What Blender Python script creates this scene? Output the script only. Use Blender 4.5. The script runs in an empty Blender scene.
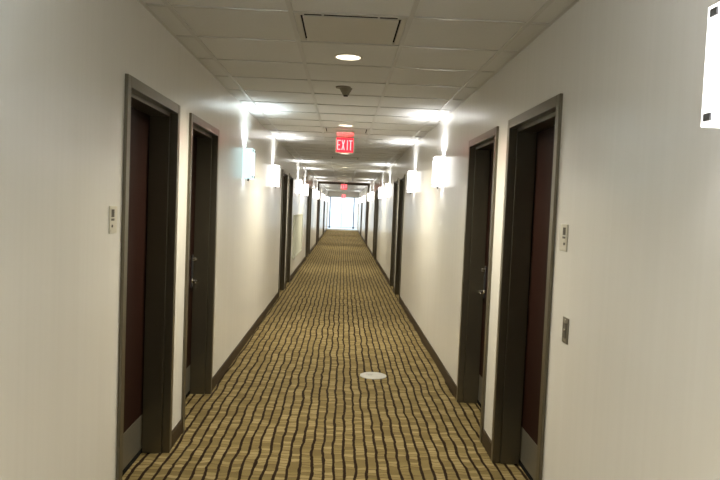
import bpy, bmesh, math
from mathutils import Matrix, Vector
R = math.radians
S = bpy.context.scene
COL = S.collection

# ------------------------------------------------------------------ dimensions (metres)
XL, XR, H = -1.045, 1.026, 2.560          # wall planes, ceiling height
Y0, Y1 = -2.4, 44.0                       # corridor ends
BAY = 8.07                                # length of one room bay
ZD, DW = 2.168, 1.0                       # door frame height / width over casing
TEE_Y0, TILE = 3.422, 0.61
TEES_X = (-0.916, -0.304, 0.306, 0.906)

# ------------------------------------------------------------------ materials
def new_mat(name):
    m = bpy.data.materials.new(name); m.use_nodes = True
    nt = m.node_tree
    return m, nt, nt.nodes['Principled BSDF']

def simple(name, col, rough=0.5, metal=0.0, spec=0.5, var=0.0, scale=30.0, bump=0.0):
    m, nt, b = new_mat(name)
    b.inputs['Base Color'].default_value = (*col, 1)
    b.inputs['Roughness'].default_value = rough
    b.inputs['Metallic'].default_value = metal
    b.inputs['Specular IOR Level'].default_value = spec
    tc = nt.nodes.new('ShaderNodeTexCoord')
    n = nt.nodes.new('ShaderNodeTexNoise'); n.inputs['Scale'].default_value = scale
    nt.links.new(tc.outputs['Object'], n.inputs['Vector'])
    if var:
        mx = nt.nodes.new('ShaderNodeMix'); mx.data_type = 'RGBA'
        mx.inputs[6].default_value = (*[c * (1 - var) for c in col], 1)
        mx.inputs[7].default_value = (*[min(1, c * (1 + var)) for c in col], 1)
        nt.links.new(n.outputs['Fac'], mx.inputs[0]); nt.links.new(mx.outputs[2], b.inputs['Base Color'])
    if bump:
        bp = nt.nodes.new('ShaderNodeBump'); bp.inputs['Strength'].default_value = bump
        bp.inputs['Distance'].default_value = 0.002
        nt.links.new(n.outputs['Fac'], bp.inputs['Height']); nt.links.new(bp.outputs['Normal'], b.inputs['Normal'])
    return m

def emit(name, col, strength, base=(0.8, 0.8, 0.8)):
    m, nt, b = new_mat(name)
    b.inputs['Base Color'].default_value = (*base, 1)
    b.inputs['Roughness'].default_value = 0.3
    b.inputs['Emission Color'].default_value = (*col, 1)
    b.inputs['Emission Strength'].default_value = strength
    return m

def wall_mat():
    m, nt, b = new_mat('wall_covering')
    b.inputs['Roughness'].default_value = WALL_ROUGH
    b.inputs['Specular IOR Level'].default_value = WALL_SPEC
    tc = nt.nodes.new('ShaderNodeTexCoord')
    mp = nt.nodes.new('ShaderNodeMapping'); mp.inputs['Scale'].default_value = (1, 22, 0.35)
    n = nt.nodes.new('ShaderNodeTexNoise'); n.inputs['Scale'].default_value = 1.6; n.inputs['Detail'].default_value = 3
    nt.links.new(tc.outputs['Object'], mp.inputs['Vector']); nt.links.new(mp.outputs['Vector'], n.inputs['Vector'])
    mx = nt.nodes.new('ShaderNodeMix'); mx.data_type = 'RGBA'
    a = WALL_COL
    mx.inputs[6].default_value = (a[0] * .965, a[1] * .965, a[2] * .96, 1)
    mx.inputs[7].default_value = (a[0] * 1.03, a[1] * 1.03, a[2] * 1.03, 1)
    nt.links.new(n.outputs['Fac'], mx.inputs[0]); nt.links.new(mx.outputs[2], b.inputs['Base Color'])
    mp2 = nt.nodes.new('ShaderNodeMapping'); mp2.inputs['Scale'].default_value = (1, 3.2, 0.12)
    n2 = nt.nodes.new('ShaderNodeTexNoise'); n2.inputs['Scale'].default_value = 1.5; n2.inputs['Detail'].default_value = 2
    nt.links.new(tc.outputs['Object'], mp2.inputs['Vector']); nt.links.new(mp2.outputs['Vector'], n2.inputs['Vector'])
    bp = nt.nodes.new('ShaderNodeBump'); bp.inputs['Strength'].default_value = 0.35; bp.inputs['Distance'].default_value = 0.006
    nt.links.new(n2.outputs['Fac'], bp.inputs['Height']); nt.links.new(bp.outputs['Normal'], b.inputs['Normal'])
    return m

def carpet_mat():
    m, nt, b = new_mat('carpet')
    N, Lk = nt.nodes.new, nt.links.new
    b.inputs['Roughness'].default_value = 0.95
    b.inputs['Specular IOR Level'].default_value = 0.08
    b.inputs['Sheen Weight'].default_value = 0.02; b.inputs['Sheen Roughness'].default_value = 0.5
    b.inputs['Sheen Tint'].default_value = (0.9, 0.8, 0.62, 1)
    def math_(op, a, c=None, d=None):
        n = N('ShaderNodeMath'); n.operation = op
        for i, v in enumerate((a, c, d)):
            if v is None: continue
            if isinstance(v, (int, float)): n.inputs[i].default_value = v
            else: Lk(v, n.inputs[i])
        return n.outputs[0]
    def noise(vec, scale, detail=2.0, dim='3D'):
        n = N('ShaderNodeTexNoise'); n.noise_dimensions = dim
        n.inputs['Scale'].default_value = scale; n.inputs['Detail'].default_value = detail
        Lk(vec, n.inputs['Vector']); return n.outputs['Fac']
    def comb(x, y, z=0.0):
        c = N('ShaderNodeCombineXYZ')
        for i, v in enumerate((x, y, z)):
            if isinstance(v, (int, float)): c.inputs[i].default_value = v
            else: Lk(v, c.inputs[i])
        return c.outputs[0]
    tc = N('ShaderNodeTexCoord'); sp = N('ShaderNodeSeparateXYZ'); Lk(tc.outputs['Object'], sp.inputs[0])
    x, y = sp.outputs['X'], sp.outputs['Y']
    # wandering lengthwise lines
    w1 = math_('MULTIPLY', math_('SUBTRACT', noise(comb(math_('MULTIPLY', x, 1.6), math_('MULTIPLY', y, 1.0)), 2.2, 2), 0.5), 0.055)
    w2 = math_('MULTIPLY', math_('SUBTRACT', noise(comb(math_('MULTIPLY', x, 6.0), math_('MULTIPLY', y, 2.2)), 3.0, 2), 0.5), 0.012)
    # little side-steps of the tufting
    ys = math_('MULTIPLY', math_('FLOOR', math_('MULTIPLY', y, 28.0)), 1.0)
    w3 = math_('MULTIPLY', math_('SUBTRACT', noise(comb(math_('MULTIPLY', x, 14.0), ys), 1.3, 0), 0.5), 0.006)
    xw = math_('ADD', math_('ADD', x, w1), math_('ADD', w2, w3))
    s = math_('MULTIPLY', xw, 1 / 0.068)
    idx = math_('FLOOR', s); fr = math_('FRACT', s)
    d = math_('MINIMUM', fr, math_('SUBTRACT', 1.0, fr))            # 0 on a line .. 0.5
    lw = math_('ADD', 0.078, math_('MULTIPLY', noise(comb(math_('MULTIPLY', x, 9.0), math_('MULTIPLY', y, 9.0)), 2.0, 1), 0.09))
    mr = N('ShaderNodeMapRange'); mr.interpolation_type = 'SMOOTHSTEP'
    Lk(d, mr.inputs['Value']); Lk(math_('MULTIPLY', lw, 0.80), mr.inputs['From Min']); Lk(math_('MULTIPLY', lw, 1.25), mr.inputs['From Max'])
    mr.inputs['To Min'].default_value = 1.0; mr.inputs['To Max'].default_value = 0.0
    line = mr.outputs['Result']
    # short crosswise bars inside each band
    wn = N('ShaderNodeTexWhiteNoise'); wn.noise_dimensions = '1D'; Lk(idx, wn.inputs['W'])
    t = math_('ADD', math_('MULTIPLY', y, 1 / 0.042), math_('MULTIPLY', wn.outputs['Value'], 3.0))
    t = math_('ADD', t, math_('MULTIPLY', noise(comb(x, y), 9.0, 1), 1.6))
    ti = math_('FLOOR', t); tf = math_('FRACT', t)
    wn2 = N('ShaderNodeTexWhiteNoise'); wn2.noise_dimensions = '2D'; Lk(comb(idx, ti), wn2.inputs['Vector'])
    cell = wn2.outputs['Value']
    bar = math_('MULTIPLY', math_('LESS_THAN', tf, 0.20), math_('GREATER_THAN', cell, 0.35))
    fib = noise(tc.outputs['Object'], 260.0, 3)
    ramp = N('ShaderNodeValToRGB')
    e = ramp.color_ramp.elements
    e[0].position = 0.0; e[0].color = (*CARPET_A, 1)
    e[1].position = 1.0; e[1].color = (*CARPET_C, 1)
    k = e.new(0.5); k.color = (*CARPET_B, 1)
    Lk(math_('ADD', math_('MULTIPLY', cell, 0.62), math_('MULTIPLY', fib, 0.38)), ramp.inputs[0])
    m1 = N('ShaderNodeMix'); m1.data_type = 'RGBA'
    Lk(math_('MULTIPLY', bar, 0.7), m1.inputs[0]); Lk(ramp.outputs['Color'], m1.inputs[6]); m1.inputs[7].default_value = (*CARPET_BAR, 1)
    m2 = N('ShaderNodeMix'); m2.data_type = 'RGBA'
    Lk(math_('MULTIPLY', line, 0.99), m2.inputs[0]); Lk(m1.outputs[2], m2.inputs[6]); m2.inputs[7].default_value = (*CARPET_LINE, 1)
    Lk(m2.outputs[2], b.inputs['Base Color'])
    hgt = math_('SUBTRACT', math_('MULTIPLY', fib, 0.6), math_('ADD', math_('MULTIPLY', line, 0.7), math_('MULTIPLY', bar, 0.3)))
    bp = N('ShaderNodeBump'); bp.inputs['Strength'].default_value = 0.5; bp.inputs['Distance'].default_value = 0.004
    Lk(hgt, bp.inputs['Height']); Lk(bp.outputs['Normal'], b.inputs['Normal'])
    return m

def wood_mat():
    m, nt, b = new_mat('dark_wood')
    tc = nt.nodes.new('ShaderNodeTexCoord')
    mp = nt.nodes.new('ShaderNodeMapping'); mp.inputs['Scale'].default_value = (1, 26, 1.2)
    n = nt.nodes.new('ShaderNodeTexNoise'); n.inputs['Scale'].default_value = 2.0; n.inputs['Detail'].default_value = 5
    nt.links.new(tc.outputs['Object'], mp.inputs['Vector']); nt.links.new(mp.outputs['Vector'], n.inputs['Vector'])
    r = nt.nodes.new('ShaderNodeValToRGB')
    r.color_ramp.elements[0].color = (*[c * .6 for c in WOOD], 1); r.color_ramp.elements[1].color = (*[c * 1.5 for c in WOOD], 1)
    nt.links.new(n.outputs['Fac'], r.inputs[0]); nt.links.new(r.outputs['Color'], b.inputs['Base Color'])
    b.inputs['Roughness'].default_value = 0.5; b.inputs['Specular IOR Level'].default_value = 0.12
    return m

def glass_mat():
    m = bpy.data.materials.new('window_glass'); m.use_nodes = True
    nt = m.node_tree; nt.nodes.clear()
    o = nt.nodes.new('ShaderNodeOutputMaterial'); mx = nt.nodes.new('ShaderNodeMixShader')
    t = nt.nodes.new('ShaderNodeBsdfTransparent'); t.inputs['Color'].default_value = (0.94, 0.97, 1, 1)
    g = nt.nodes.new('ShaderNodeBsdfGlossy'); g.inputs['Roughness'].default_value = 0.02
    fr = nt.nodes.new('ShaderNodeFresnel'); fr.inputs['IOR'].default_value = 1.45
    nt.links.new(fr.outputs[0], mx.inputs[0]); nt.links.new(t.outputs[0], mx.inputs[1]); nt.links.new(g.outputs[0], mx.inputs[2])
    nt.links.new(mx.outputs[0], o.inputs['Surface'])
    return m

# tunables
WALL_COL = (0.715, 0.71, 0.69); WALL_ROUGH = 0.22; WALL_SPEC = 0.55
CARPET_A = (0.092, 0.067, 0.026); CARPET_B = (0.172, 0.133, 0.058); CARPET_C = (0.31, 0.25, 0.13)
CARPET_BAR = (0.075, 0.042, 0.014); CARPET_LINE = (0.013, 0.006, 0.003)
WOOD = (0.015, 0.0045, 0.0028)
SCONCE_E, SCONCE_UP, SCONCE_WIDE, SCONCE_DN = 0.66, 1.0, 7.2, 1.0
DOWN_E, DOWN_W = 0.8, 84.0
EXPOSURE = 1.87

M = {}
M['wall'] = wall_mat()
M['carpet'] = carpet_mat()
M['wood'] = wood_mat()
M['glass'] = glass_mat()
M['tile'] = simple('ceiling_tile', (0.69, 0.695, 0.69), 0.9, spec=0.1, var=0.05, scale=120, bump=0.15)
M['tee'] = simple('white_tee_metal', (0.53, 0.53, 0.52), 0.3, spec=0.5)
M['bronze'] = simple('bronze_frame_paint', (0.160, 0.145, 0.110), 0.32, metal=0.85, spec=0.5, var=0.05, scale=8)
M['base'] = simple('baseboard_vinyl', (0.040, 0.026, 0.013), 0.5, spec=0.2, var=0.1, scale=20)
M['steel'] = simple('kick_plate_steel', (0.24, 0.23, 0.195), 0.42, metal=0.75, var=0.06, scale=60)
M['chrome'] = simple('satin_chrome', (0.66, 0.65, 0.62), 0.22, metal=1.0, var=0.03)
M['darkmetal'] = simple('dark_metal', (0.05, 0.05, 0.055), 0.4, metal=0.6, var=0.05)
M['grey'] = simple('grey_clip_metal', (0.16, 0.165, 0.18), 0.45, metal=0.4, var=0.08)
M['white'] = simple('white_enamel', (0.74, 0.72, 0.67), 0.4, var=0.02)
M['gloss'] = simple('glossy_white_plate', (0.72, 0.70, 0.66), 0.12, spec=0.6, var=0.02)
M['diffuser'] = simple('diffuser_enamel', (0.56, 0.55, 0.515), 0.45, var=0.03)
M['black'] = simple('black_cavity', (0.008, 0.008, 0.008), 0.9, spec=0.1, var=0.1)
M['sensor'] = simple('sensor_plastic', (0.24, 0.22, 0.17), 0.5, var=0.04)
M['plate'] = simple('sign_plate', (0.60, 0.58, 0.50), 0.4, var=0.03)
M['mark'] = simple('sign_mark', (0.10, 0.09, 0.07), 0.5, var=0.1)
M['platem'] = simple('switch_plate_metal', (0.20, 0.185, 0.15), 0.35, metal=0.6, var=0.1)
M['panel'] = simple('panel_paint', (0.50, 0.52, 0.45), 0.8, spec=0.2, var=0.03)
M['disc'] = simple('disc_metal', (0.33, 0.335, 0.325), 0.4, metal=0.1, var=0.16, scale=26)
M['brown'] = simple('brown_trim', (0.07, 0.048, 0.034), 0.5, var=0.08)
M['blueframe'] = simple('window_frame_metal', (0.17, 0.20, 0.29), 0.4, metal=0.3, var=0.05)
M['concrete'] = simple('terrace_concrete', (0.82, 0.83, 0.84), 0.9, var=0.06, scale=2)
M['shade'] = emit('sconce_glass', (1.0, 0.98, 0.94), SCONCE_E)
M['shadecool'] = emit('sconce_glass_cool', (0.66, 0.96, 1.0), .31, (.6, .7, .72))
M['shadebright'] = emit('sconce_glass_bright', (0.86, 0.95, 1.0), 2.2)
M['lens'] = emit('downlight_lens', (1.0, 0.91, 0.68), DOWN_E)
M['exitface'] = emit('exit_face', (1.0, 0.018, 0.035), 0.62, (0.5, 0.02, 0.03))
M['exitletter'] = emit('exit_letter', (1.0, 0.34, 0.36), 0.5, (0.8, 0.5, 0.5))

# ------------------------------------------------------------------ mesh helpers
class MB:
    def __init__(self): self.bm = bmesh.new()
    def box(self, x0, x1, y0, y1, z0, z1):
        a, b = (min(x0, x1), min(y0, y1), min(z0, z1)), (max(x0, x1), max(y0, y1), max(z0, z1))
        v = [self.bm.verts.new((x, y, z)) for x in (a[0], b[0]) for y in (a[1], b[1]) for z in (a[2], b[2])]
        for f in ((0, 1, 3, 2), (4, 6, 7, 5), (0, 4, 5, 1), (2, 3, 7, 6), (0, 2, 6, 4), (1, 5, 7, 3)):
            self.bm.faces.new([v[i] for i in f])
        return self
    def cone(self, p0, p1, r0, r1, n=32):
        p0, p1 = Vector(p0), Vector(p1); ax = (p1 - p0)
        mt = Matrix.Translation((p0 + p1) / 2) @ ax.to_track_quat('Z', 'Y').to_matrix().to_4x4()
        bmesh.ops.create_cone(self.bm, cap_ends=True, segments=n, radius1=r0, radius2=r1, depth=ax.length, matrix=mt)
        return self
    def ball(self, c, r, sc=(1, 1, 1)):
        mt = Matrix.Translation(c) @ Matrix.Diagonal((*sc, 1))
        bmesh.ops.create_uvsphere(self.bm, u_segments=20, v_segments=12, radius=r, matrix=mt); return self
    def lathe(self, prof, c=(0, 0, 0), n=40):
        """profile of (radius, z) points turned about the vertical through c; closed when both ends have radius 0"""
        rings = []
        for r, z in prof:
            if r < 1e-6: rings.append([self.bm.verts.new((c[0], c[1], c[2] + z))])
            else: rings.append([self.bm.verts.new((c[0] + r * math.cos(2 * math.pi * i / n), c[1] + r * math.sin(2 * math.pi * i / n), c[2] + z)) for i in range(n)])
        for a, b in zip(rings, rings[1:]):
            for i in range(n):
                j = (i + 1) % n
                if len(a) == 1 and len(b) == 1: continue
                if len(a) == 1: self.bm.faces.new((a[0], b[j], b[i]))
                elif len(b) == 1: self.bm.faces.new((a[i], a[j], b[0]))
                else: self.bm.faces.new((a[i], a[j], b[j], b[i]))
        return self
    def build(self, name, mat, parent=None, bevel=0.0, smooth=False, loc=None):
        bmesh.ops.recalc_face_normals(self.bm, faces=self.bm.faces)
        me = bpy.data.meshes.new(name); self.bm.to_mesh(me); self.bm.free()
        me.materials.append(mat)
        if smooth:
            for p in me.polygons: p.use_smooth = True
        o = bpy.data.objects.new(name, me); COL.objects.link(o)
        if parent: o.parent = parent
        if loc: o.location = loc
        if bevel:
            bv = o.modifiers.new('bevel', 'BEVEL'); bv.width = bevel; bv.segments = 2; bv.limit_method = 'ANGLE'
        if smooth:
            es = o.modifiers.new('edges', 'EDGE_SPLIT'); es.split_angle = R(40)
        return o

def tag(o, label, cat, group=None, kind=None):
    if label: o['label'] = label
    if cat: o['category'] = cat
    if group: o['group'] = group
    if kind: o['kind'] = kind
    return o

def empty(name, loc=(0, 0, 0)):
    o = bpy.data.objects.new(name, None); COL.objects.link(o); o.location = loc; o.empty_display_size = 0.1
    return o

def copy_tree(o, parent=None):
    c = o.copy(); COL.objects.link(c)
    if parent: c.parent = parent
    for ch in list(o.children): copy_tree(ch, c)
    return c

ORD = ['first', 'second', 'third', 'fourth', 'fifth', 'sixth', 'seventh', 'eighth', 'ninth', 'tenth', 'eleventh']

# ------------------------------------------------------------------ door positions
PAIR = (3.172, 4.475)
DOOR_Y = [p + BAY * k for k in range(5) for p in PAIR]

# ------------------------------------------------------------------ shell
f = MB().box(XL - 0.24, XR + 0.24, Y0, Y1 + 0.2, -0.05, 0).build('floor', M['carpet'])
tag(f, 'golden brown carpet with wavy dark lengthwise lines', 'floor', kind='structure')

def wall(name, s, X, label):
    mb = MB(); y = Y0
    for d in DOOR_Y:
        mb.box(X, X + s * 0.26, y, d + 0.004, 0, H + 0.1)
        mb.box(X, X + s * 0.26, d + 0.004, d + DW - 0.004, ZD - 0.004, H + 0.1)
        mb.box(X + s * 0.215, X + s * 0.26, d + 0.004, d + DW - 0.004, 0, ZD - 0.004)  # unseen backing behind each door, added to stop light leaks
        y = d + DW - 0.004
    mb.box(X, X + s * 0.26, y, Y1 + 0.2, 0, H + 0.1)
    tag(mb.build(name, M['wall']), label, 'wall', kind='structure')
wall('wall_left', -1, XL, 'long off-white satin wall along the left of the corridor')
wall('wall_right', 1, XR, 'long off-white satin wall along the right of the corridor')
tag(MB().box(XL, XR, Y0 - 0.1, Y0, 0, H + 0.1).build('wall_back', M['wall']), 'off-white wall closing the corridor behind the viewer', 'wall', kind='structure')
WX0, WX1, WZ0, WZ1 = -1.02, 1.0, 0.05, 2.22
mb = MB()
mb.box(XL, WX0, Y1, Y1 + 0.2, 0, H + 0.1); mb.box(WX1, XR, Y1, Y1 + 0.2, 0, H + 0.1)
mb.box(WX0, WX1, Y1, Y1 + 0.2, 0, WZ0); mb.box(WX0, WX1, Y1, Y1 + 0.2, WZ1, H + 0.1)
tag(mb.build('wall_end', M['wall']), 'white end wall around the bright window at the far end', 'wall', kind='structure')

def baseboard(name, s, X, label):
    mb = MB(); y = Y0
    for d in DOOR_Y + [Y1]:
        mb.box(X, X - s * 0.010, y, d, 0, 0.096)
        mb.box(X, X - s * 0.006, y, d, 0.096, 0.102)
        y = d + DW
    tag(mb.build(name, M['base']), label, 'baseboard', kind='structure')
baseboard('baseboard_left', -1, XL, 'dark brown baseboard along the left wall between the doors')
baseboard('baseboard_right', 1, XR, 'dark brown baseboard along the right wall between the doors')

# ceiling: lay-in tiles on a white grid
DIFF_K = (0, 8, 16, 24, 32, 40, 48)
K0, K1 = -10, 67
cols = (XL,) + TEES_X + (XR,)
mb = MB()
for k in range(K0, K1):
    ya, yb = max(Y0, TEE_Y0 + TILE * k), min(Y1, TEE_Y0 + TILE * (k + 1))
    if yb <= ya: continue
    for c in range(5):
        if c == 2 and k in DIFF_K: continue
        mb.box(cols[c], cols[c + 1], ya, yb, H + 0.003, H + 0.02)
mb.box(XL, XR, Y0, Y1, H + 0.22, H + 0.25)  # unseen slab over the tiles, added to block outside light
tag(mb.build('ceiling', M['tile']), 'suspended ceiling of pale square lay-in tiles', 'ceiling', kind='structure')
mb = MB(); tw = 0.012
for x in TEES_X: mb.box(x - tw, x + tw, Y0, Y1, H - 0.004, H + 0.0028)
for k in range(K0, K1):
    y = TEE_Y0 + TILE * k
    if Y0 < y < Y1:
        for c in range(5):
            a = cols[c] + (tw if c else 0); b = cols[c + 1] - (tw if c < 4 else 0)
            mb.box(a, b, y - tw, y + tw, H - 0.0035, H + 0.0028)
mb.box(XL, XL + 0.020, Y0, Y1, H - 0.0045, H - 0.0037); mb.box(XR - 0.020, XR, Y0, Y1, H - 0.0045, H - 0.0037)
tag(mb.build('trim_1', M['tee']), 'white metal grid holding the ceiling tiles', 'trim', kind='structure')

# portal frame across the corridor far down
py = 26.9
mb = MB()
mb.box(XL, XR, py, py + 0.14, H - 0.09, H - 0.005)
mb.box(XL, XL + 0.045, py, py + 0.14, 0.0, H - 0.09); mb.box(XR - 0.045, XR, py, py + 0.14, 0.0, H - 0.09)
tag(mb.build('trim_2', M['brown'], bevel=0.004), 'thin brown frame crossing the corridor below the far exit sign', 'trim', kind='structure')

# ------------------------------------------------------------------ doors
def make_door(s, far_handle):
    """local frame: x=0 wall face, s*x into the wall, y=0 near casing edge"""
    r = empty('door_1')
    X = lambda u: s * u
    def bx(m, u0, u1, y0, y1, z0, z1): m.box(X(u0), X(u1), y0, y1, z0, z1)
    m = MB()
    for (a, b, c, d, e1, e2) in ((0, .05, 0, .043, .043, .060), (DW - .05, DW, DW - .043, DW, DW - .060, DW - .043)):
        bx(m, -.016, .030, a, b, 0, ZD)             # casing
        bx(m, .030, .213, c, d, 0, ZD)              # jamb lining
        bx(m, .034, .154, e1, e2, 0, ZD - .048)     # stop
    bx(m, -.016, .030, .05, DW - .05, ZD - .055, ZD)
    bx(m, .030, .213, .043, DW - .043, ZD - .048, ZD)
    bx(m, .034, .154, .060, DW - .060, ZD - .076, ZD - .048)
    m.build('frame', M['bronze'], r, bevel=0.002)
    m = MB(); bx(m, .156, .200, .047, DW - .047, .014, ZD - .053)
    leaf = m.build('door_leaf', M['wood'], r, bevel=0.002)
    m = MB(); bx(m, .150, .156, .062, DW - .062, .003, .030)
    m.build('door_sweep', M['black'], leaf)  # black strip standing in for the shadow in the gap under the door
    m = MB(); bx(m, .1535, .156, .064, DW - .064, .032, .245)
    kp = m.build('kick_plate', M['steel'], leaf, bevel=0.0006); kp['label'] = 'grey metal kick plate along the door bottom'
    yc = DW - .115 if far_handle else .115
    dr = -1 if far_handle else 1
    m = MB(); bx(m, .144, .156, yc - .022, yc + .022, 0.885, 1.150)
    lk = m.build('lock_case', M['darkmetal'], leaf, bevel=0.004)
    m = MB()
    m.cone((X(.146), yc, 0.942), (X(.098), yc, 0.942), .011, .010, 20)
    m.cone((X(.101), yc - dr * .008, 0.942), (X(.101), yc + dr * .105, 0.939), .0095, .0075, 16)
    m.ball((X(.101), yc + dr * .105, 0.939), .0078); m.cone((X(.146), yc, 0.942), (X(.138), yc, 0.942), .024, .022, 28)
    lv = m.build('lever', M['chrome'], leaf, smooth=True); lv['label'] = 'chrome lever handle'
    m = MB(); m.cone((X(.146), yc, 1.118), (X(.122), yc, 1.118), .019, .016, 24); m.box(X(.124), X(.112), yc - .004, yc + .004, 1.103, 1.133)
    m.build('thumb_knob', M['chrome'], leaf, smooth=True)
    return r

proto = {}
n = 0
for side, s, X in (('left', -1, XL), ('right', 1, XR)):
    for i, y in enumerate(DOOR_Y):
        key = (s, i % 2)
        if key in proto: d = copy_tree(proto[key])
        else: d = proto[key] = make_door(s, i % 2 == 1)
        n += 1; d.name = 'door_%d' % n; d.location = (X, y, 0)
        tag(d, '%s dark wood door from the viewer in the %s wall, in a bronze frame' % (ORD[i], side), 'door', kind='structure',
            group='guest room doors along the corridor')

# ------------------------------------------------------------------ window at the far end
w = empty('window_1', ((WX0 + WX1) / 2, Y1, WZ0))
tag(w, 'bright daylit window filling the far end of the corridor', 'window', kind='structure')
hw, hh = (WX1 - WX0) / 2, WZ1 - WZ0
cx_ = (WX0 + WX1) / 2
pl, pr = -0.87 - cx_, 0.71 - cx_
for a in (pl, pr): MB().box(a - .032, a + .032, .02, .10, .17, hh - .04).build('post', M['blueframe'], w, bevel=.004)
M['pale'] = simple('pale_mullion', (.62, .65, .70), .4, var=.04)
m = MB()
m.box(-hw, hw, .03, .09, hh - .04, hh); m.box(-hw, hw, .03, .09, 0, .03); m.box(-hw, hw, .03, .09, .14, .17)
m.box(-hw, -hw + .025, .03, .09, .03, hh - .04); m.box(hw - .025, hw, .03, .09, .03, hh - .04)
m.box(-.09 - .02, -.09 + .02, .03, .09, .17, hh - .04)
m.build('window_frame', M['pale'], w, bevel=.003)
for a, b in ((-hw + .025, pl - .032), (pl + .032, -.11), (-.07, pr - .032), (pr + .032, hw - .025)):
    MB().box(a, b, .055, .061, .17, hh - .04).build('pane', M['glass'], w)
MB().box(-hw + .025, hw - .025, .055, .061, .03, .14).build('pane', M['glass'], w)
for a in (pl, pr):
    MB().box(a - .06, a + .06, -.03, .02, .09, .19).build('post_foot', M['darkmetal'], w, bevel=.004)
tag(MB().box(-60, 60, Y1 + .2, 200, -.30, -.2).build('ground', M['concrete']), 'pale ground outside the far window', 'ground', kind='structure')

# ------------------------------------------------------------------ wall sconces
SW, SH, SD = 0.22, 0.31, 0.10
SZ = 1.832
def spot(name, parent, loc, energy, col, up, ang, radius=.012):
    l = bpy.data.lights.new(name, 'SPOT'); l.energy = energy; l.color = col; l.spot_size = R(ang); l.spot_blend = .7
    l.shadow_soft_size = radius
    o = bpy.data.objects.new(name, l); COL.objects.link(o); o.parent = parent; o.location = loc
    o.rotation_euler = (math.pi if up else 0, 0, 0)
    return o
def make_sconce(s, cool=False):
    """s=-1 left wall (sconce sticks out towards +x)"""
    r = empty('wall_sconce')
    X = lambda u: -s * u                        # u = distance out of the wall
    m = MB(); m.box(X(0), X(.012), -.075, .075, .02, SH - .02)
    m.build('back_plate', M['white'], r, bevel=.002)
    m = MB()
    g = .006; ch = .0
    m.box(X(SD - g), X(SD), -SW / 2, SW / 2, 0, SH)
    m.box(X(.004), X(SD - g), -SW / 2, -SW / 2 + g, 0, SH); m.box(X(.004), X(SD - g), SW / 2 - g, SW / 2, 0, SH)
    sh = m.build('glass_shade', (M['shade'], M['shadecool'], M['shadebright'])[cool], r, bevel=.0025)
    sh['label'] = 'glowing frosted glass shade'
    for yy in (-1, 1):
        for zz in (.022, SH - .022):
            m = MB(); y = yy * (SW / 2 - .036)
            m.box(X(SD), X(SD + .006), y - .016, y + .016, zz - .010, zz + .010)
            m.build('clip', M['grey'], r, bevel=.001)
    m = MB(); m.cone((X(.012), 0, SH * .5), (X(.045), 0, SH * .5), .012, .012, 16); m.cone((X(.05), 0, .09), (X(.05), 0, SH * .5 + .02), .013, .013, 16)
    m.build('lamp_holder', M['white'], r)
    m = MB(); m.cone((X(.05), 0, -.022), (X(.05), 0, .004), .007, .010, 16); m.box(X(.004), X(SD - .012), -.006, .006, .002, .010)
    m.build('bottom_knob', M['darkmetal'], r)
    c = (.85, .97, 1.0) if cool else (1.0, .985, .965)
    spot('lamp', r, (X(.046), 0, SH - .075), SCONCE_UP, c, True, 62)
    spot('lamp', r, (X(.070), 0, SH - .03), SCONCE_WIDE, c, True, 140)
    spot('lamp', r, (X(.050), 0, .05), SCONCE_DN, c, False, 120)
    return r
sp_ = {}
SY = [1.62, 6.93, 9.70]
SY += [y + BAY * k for k in (1, 2, 3, 4) for y in (6.93, 9.70) if y + BAY * k < 43.5]
for side, s, X in (('left', -1, XL), ('right', 1, XR)):
    j = 0
    for i, y in enumerate([-1.14] + SY):
        cool = {1: 2, 2: 1}.get(i, 0) if s == -1 else 0
        key = (s, cool)
        if key in sp_: o = copy_tree(sp_[key])
        else: o = sp_[key] = make_sconce(s, cool)
        o.location = (X, y, SZ)
        if i == 0: lb = 'glowing box wall sconce on the %s wall behind the viewer' % side
        elif i == 1: lb = ('large glowing box sconce with dark corner clips, nearest on the right wall' if s == 1
                           else 'glowing box wall sconce on the left wall in front of its first door')
        elif i == 2 and s == -1: lb = 'cool bluish glowing box sconce on left wall just past the second left door'
        else:
            lb = 'glowing box sconce on %s wall, %s from the viewer past the first two %s doors' % (side, ORD[i - 2], side)
        tag(o, lb, 'wall lamp', 'sconces along the corridor walls')

# ------------------------------------------------------------------ recessed ceiling lights
def make_down():
    r = empty('ceiling_light')
    MB().lathe([(.080, 0.0), (.096, 0.0), (.094, -.004), (.083, -.006), (.080, -.004), (.080, 0)]).build('trim_ring', M['white'], r, smooth=True)
    MB().lathe([(0, -.0005), (.0795, -.0005), (.0795, -.003), (.05, -.004), (0, -.0045)]).build('lens', M['lens'], r, smooth=True)
    spot('lamp', r, (0, 0, -.016), DOWN_W, (1.0, .90, .68), False, 150, .05)
    return r
dp = make_down()
for i, k in enumerate((1, 7, 14, 21, 28, 35, 42, 49, 56, 63)):
    o = dp if i == 0 else copy_tree(dp)
    o.location = (-0.006, TEE_Y0 + TILE * (k + .5) + .055, H + 0.003)
    lb = 'round recessed ceiling light, %s from the viewer along the ceiling centre' % ORD[i]
    if i == 0: lb = 'nearest round recessed ceiling light, between the big air diffuser and the cone sensor'
    if i == 1: lb = 'round recessed ceiling light just before the near red exit sign'
    tag(o, lb, 'ceiling light', 'recessed lights in the ceiling')
o = copy_tree(dp); o.location = (-0.006, TEE_Y0 + TILE * -5.5, H + 0.003)
tag(o, 'round recessed ceiling light right above the viewer', 'ceiling light', 'recessed lights in the ceiling')

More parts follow.
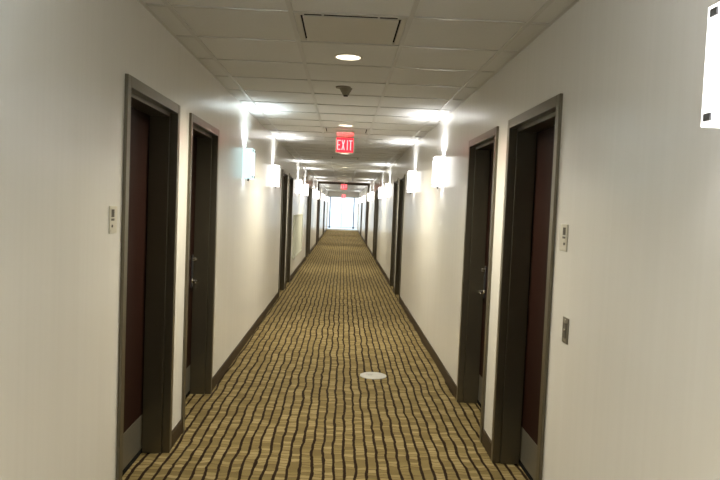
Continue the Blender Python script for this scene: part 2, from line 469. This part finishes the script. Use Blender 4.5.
# ------------------------------------------------------------------ air diffusers
def make_diffuser():
    r = empty('air_diffuser')
    hx, hy = .293, .293
    m = MB(); z0, z1 = -.0, .012
    ix, iy = .262, .272
    m.box(-hx, -ix, -hy, hy, z0, z1); m.box(ix, hx, -hy, hy, z0, z1)
    m.box(-ix, ix, -hy, -iy, z0, z1); m.box(-ix, ix, iy, hy, z0, z1)
    m.build('rim', M['diffuser'], r, bevel=.003)
    m = MB(); t = .004
    m.box(-ix - .02, -ix, -iy - .02, iy + .02, z1, .15); m.box(ix, ix + .02, -iy - .02, iy + .02, z1, .15)
    m.box(-ix, ix, -iy - .02, -iy, z1, .15); m.box(-ix, ix, iy, iy + .02, z1, .15); m.box(-ix - .02, ix + .02, -iy - .02, iy + .02, .15, .154)
    m.build('duct_box', M['black'], r)
    m = MB(); m.box(-.250, .250, -.240, .264, -.004, .004)
    fp = m.build('face_panel', M['diffuser'], r, bevel=.002)
    for x in (-.145, .145):
        MB().box(x - .006, x + .006, -.262, -.240, .002, .006).build('support_clip', M['tee'], fp)
    for x in (-.255, .255):
        MB().box(x - .014, x + .014, -.272, -.256, -.003, .004).build('corner_clip', M['tee'], r)
    return r
df = make_diffuser()
for i, k in enumerate(DIFF_K):
    o = df if i == 0 else copy_tree(df)
    o.location = (0.001, TEE_Y0 + TILE * (k + .5), H + 0.003)
    lb = 'square ceiling air diffuser, %s from the viewer, with a dark slot at its near edge' % ORD[i]
    if i == 0: lb = 'nearest square ceiling air diffuser with a dark slot, at the top of the photo'
    tag(o, lb, 'air vent', 'air diffusers in the ceiling')

# ------------------------------------------------------------------ cone sensor
r = empty('smoke_detector', (-0.016, 5.50, H + .003))
tag(r, 'small dark conical smoke detector on the ceiling beyond the nearest recessed light', 'smoke detector')
MB().lathe([(0, 0), (.062, 0), (.060, -.010), (0, -.010)], (-.022, -.010, 0)).build('base', M['sensor'], r, smooth=True)
MB().lathe([(0, -.010), (.054, -.010), (.050, -.018), (.026, -.060), (.024, -.066), (0, -.066)]).build('housing', M['sensor'], r, smooth=True)
MB().lathe([(0, -.066), (.020, -.066), (.017, -.076), (0, -.078)]).build('sensor_tip', M['darkmetal'], r, smooth=True)

# ------------------------------------------------------------------ exit signs
EW, EH, ET = .255, .22, .045
def make_exit(drop=0.0):
    r = empty('exit_sign')
    MB().box(-.115, .115, -.62 if not drop else -.03, .05, drop - .018, drop).build('canopy', M['gloss'], r, bevel=.004)
    if drop:
        MB().cone((0, 0, -.018), (0, 0, drop - .018), .012, .012, 16).build('stem', M['white'], r)
    m = MB(); m.box(-EW / 2, EW / 2, -ET / 2, ET / 2, -.018 - EH, -.018)
    m.build('housing', M['white'], r, bevel=.010)
    m = MB(); m.box(-EW / 2 + .012, EW / 2 - .012, -ET / 2 - .003, -ET / 2, -.018 - EH + .012, -.030)
    fc = m.build('face', M['exitface'], r, bevel=.001); fc['label'] = 'glowing red face'
    lh, lw, st, gap = .135, .048, .014, .012
    zc = -.018 - EH / 2; z0, z1 = zc - lh / 2, zc + lh / 2
    yA, yB = -ET / 2 - .0045, -ET / 2 - .003
    x = -(4 * lw + 3 * gap) / 2 + .008
    def bar(m, p, q):
        p, q = Vector(p), Vector(q); d = (q - p).normalized(); nn = Vector((-d.y, d.x)) * st / 2
        c = [p + nn, p - nn, q - nn, q + nn]
        a = [m.bm.verts.new((v.x, yA, v.y)) for v in c]; b = [m.bm.verts.new((v.x, yB, v.y)) for v in c]
        m.bm.faces.new(a); m.bm.faces.new(b[::-1])
        for i in range(4): m.bm.faces.new((a[i], a[(i + 1) % 4], b[(i + 1) % 4], b[i]))
    m = MB()
    m.box(x, x + st, yA, yB, z0, z1)
    for z in (z0, zc - st / 2, z1 - st): m.box(x + st, x + lw - (.008 if z == zc - st / 2 else 0), yA, yB, z, z + st)
    m.build('letter', M['exitletter'], r); x += lw + gap
    m = MB(); bar(m, (x + st / 2, z0), (x + lw - st / 2, z1)); m.build('letter', M['exitletter'], r)
    l2 = [c for c in r.children if c.name.startswith('letter')][-1]
    bm = bmesh.new(); bm.from_mesh(l2.data); mm = MB(); mm.bm.free(); mm.bm = bm; bar(mm, (x + st / 2, z1), (x + lw - st / 2, z0))
    bm.to_mesh(l2.data); bm.free(); x += lw + gap
    m = MB(); m.box(x + lw * .3, x + lw * .3 + st, yA, yB, z0, z1); m.build('letter', M['exitletter'], r); x += lw * .75 + gap * .5
    m = MB(); m.box(x, x + lw, yA, yB, z1 - st, z1); m.box(x + lw / 2 - st / 2, x + lw / 2 + st / 2, yA, yB, z0, z1 - st); m.build('letter', M['exitletter'], r)
    return r
for i, (x, y, z) in enumerate(((-.012, 9.20, H - .003), (.0, 26.6, H - .003), (.0, 41.4, H - .003))):
    drop = (0, .06, .20)[i]
    o = make_exit(drop)
    o.location = (x, y, z - drop)
    tag(o, ('large red glowing EXIT sign hanging from the ceiling nearest the viewer',
            'small distant red EXIT sign in front of the brown frame across the corridor',
            'tiny farthest dark red EXIT sign just above the end window')[i], 'exit sign', 'exit signs under the ceiling')

# ------------------------------------------------------------------ room signs and switch
def room_sign(s, X, y, lb):
    r = empty('room_sign', (X, y, 1.485)); U = lambda u: -s * u
    tag(r, lb, 'sign')
    MB().box(U(0), U(.006), -.047, .047, -.062, .062).build('plate', M['plate'], r, bevel=.002)
    m = MB()
    for i in range(3):
        a = -.030 + i * .0125
        m.box(U(.006), U(.0075), -s * 0 + a, a + .009, .012, .047)
    m.box(U(.006), U(.0075), -.030, .006, -.004, .006)
    m.build('number_block', M['mark'], r)
    m = MB(); m.cone((U(.006), -.02 * 1, -.028), (U(.009), -.02, -.028), .007, .006, 16); m.build('dot', M['mark'], r)
    MB().box(U(.006), U(.008), -.038, .038, -.052, -.046).build('lower_ridge', M['plate'], r)
room_sign(-1, XL, 3.045, 'small pale room number plate on left wall before the first left door')
room_sign(1, XR, 3.040, 'small pale room number plate on right wall above the metal switch')
r = empty('light_switch', (XR, 2.95, 1.07)); tag(r, 'narrow dark metal switch plate on right wall below the room number plate', 'light switch')
MB().box(0, -.005, -.036, .036, -.058, .058).build('plate', M['platem'], r, bevel=.002)
MB().box(-.005, -.008, -.017, .017, -.034, .034).build('rocker', M['mark'], r, bevel=.001)
MB().cone((-.008, 0, .004), (-.013, 0, .004), .006, .004, 14).build('toggle', M['chrome'], r)
for z in (-.047, .047): MB().cone((-.005, 0, z), (-.0065, 0, z), .004, .0035, 12).build('screw', M['chrome'], r)

# ------------------------------------------------------------------ low wall panel between far left doors
r = empty('wall_panel', (XL, 14.2, .45)); tag(r, 'pale grey-green low panel on the left wall between the second and third pairs of doors', 'panel')
MB().box(0, .014, 0, 2.8, 0, .88).build('panel_face', M['panel'], r, bevel=.002)
m = MB(); m.box(.0, .024, -.03, 0, 0, .91); m.box(.0, .024, 2.8, 2.83, 0, .91); m.box(0, .024, 0, 2.8, .88, .91); m.box(0, .024, -.03, 2.83, -.03, 0)
m.build('edge_trim', M['panel'], r, bevel=.002)

# ------------------------------------------------------------------ floor disc
r = empty('floor_plate', (.345, 6.20, 0)); tag(r, 'round pale grey plate lying flat on the carpet', 'floor plate')
MB().lathe([(0, .0005), (.126, .0005), (.125, .006), (.118, .009), (0, .010)]).build('disc', M['disc'], r, smooth=True)
m = MB(); m.box(-.07, .0, .022, .030, .0098, .0104); m.box(-.05, -.01, -.012, -.004, .0098, .0104)
m.build('marking', M['mark'], r)

# ------------------------------------------------------------------ daylight
wd = bpy.data.worlds.new('World'); S.world = wd; wd.use_nodes = True
bg = wd.node_tree.nodes['Background']; bg.inputs['Color'].default_value = (0.80, 0.92, 1.0, 1); bg.inputs['Strength'].default_value = 0.55

# ------------------------------------------------------------------ camera
def cam():
    y, p, ro = R(1.55913), R(-2.83364), R(2.32603)
    fw = Vector((math.sin(y) * math.cos(p), math.cos(y) * math.cos(p), math.sin(p)))
    rt = Vector((math.cos(y), -math.sin(y), 0)); d = fw.cross(rt)
    rt2 = math.cos(ro) * rt - math.sin(ro) * d; d2 = fw.cross(rt2)
    c = bpy.data.cameras.new('Camera'); c.sensor_width = 36; c.lens = 664.24 / 720 * 36; c.clip_start = .05; c.clip_end = 400
    o = bpy.data.objects.new('Camera', c); COL.objects.link(o)
    mt = Matrix((rt2, -d2, -fw)).transposed().to_4x4(); mt.translation = (0, 0, 1.5877)
    o.matrix_world = mt; S.camera = o
cam()
vs = S.view_settings
S.display_settings.display_device = 'sRGB'
vs.view_transform = 'Standard'; vs.look = 'None'; vs.gamma = 1; vs.use_curve_mapping = False; vs.exposure = EXPOSURE
S.cycles.max_bounces = 10; S.cycles.diffuse_bounces = 6; S.cycles.glossy_bounces = 5
S.cycles.sample_clamp_indirect = 6.0
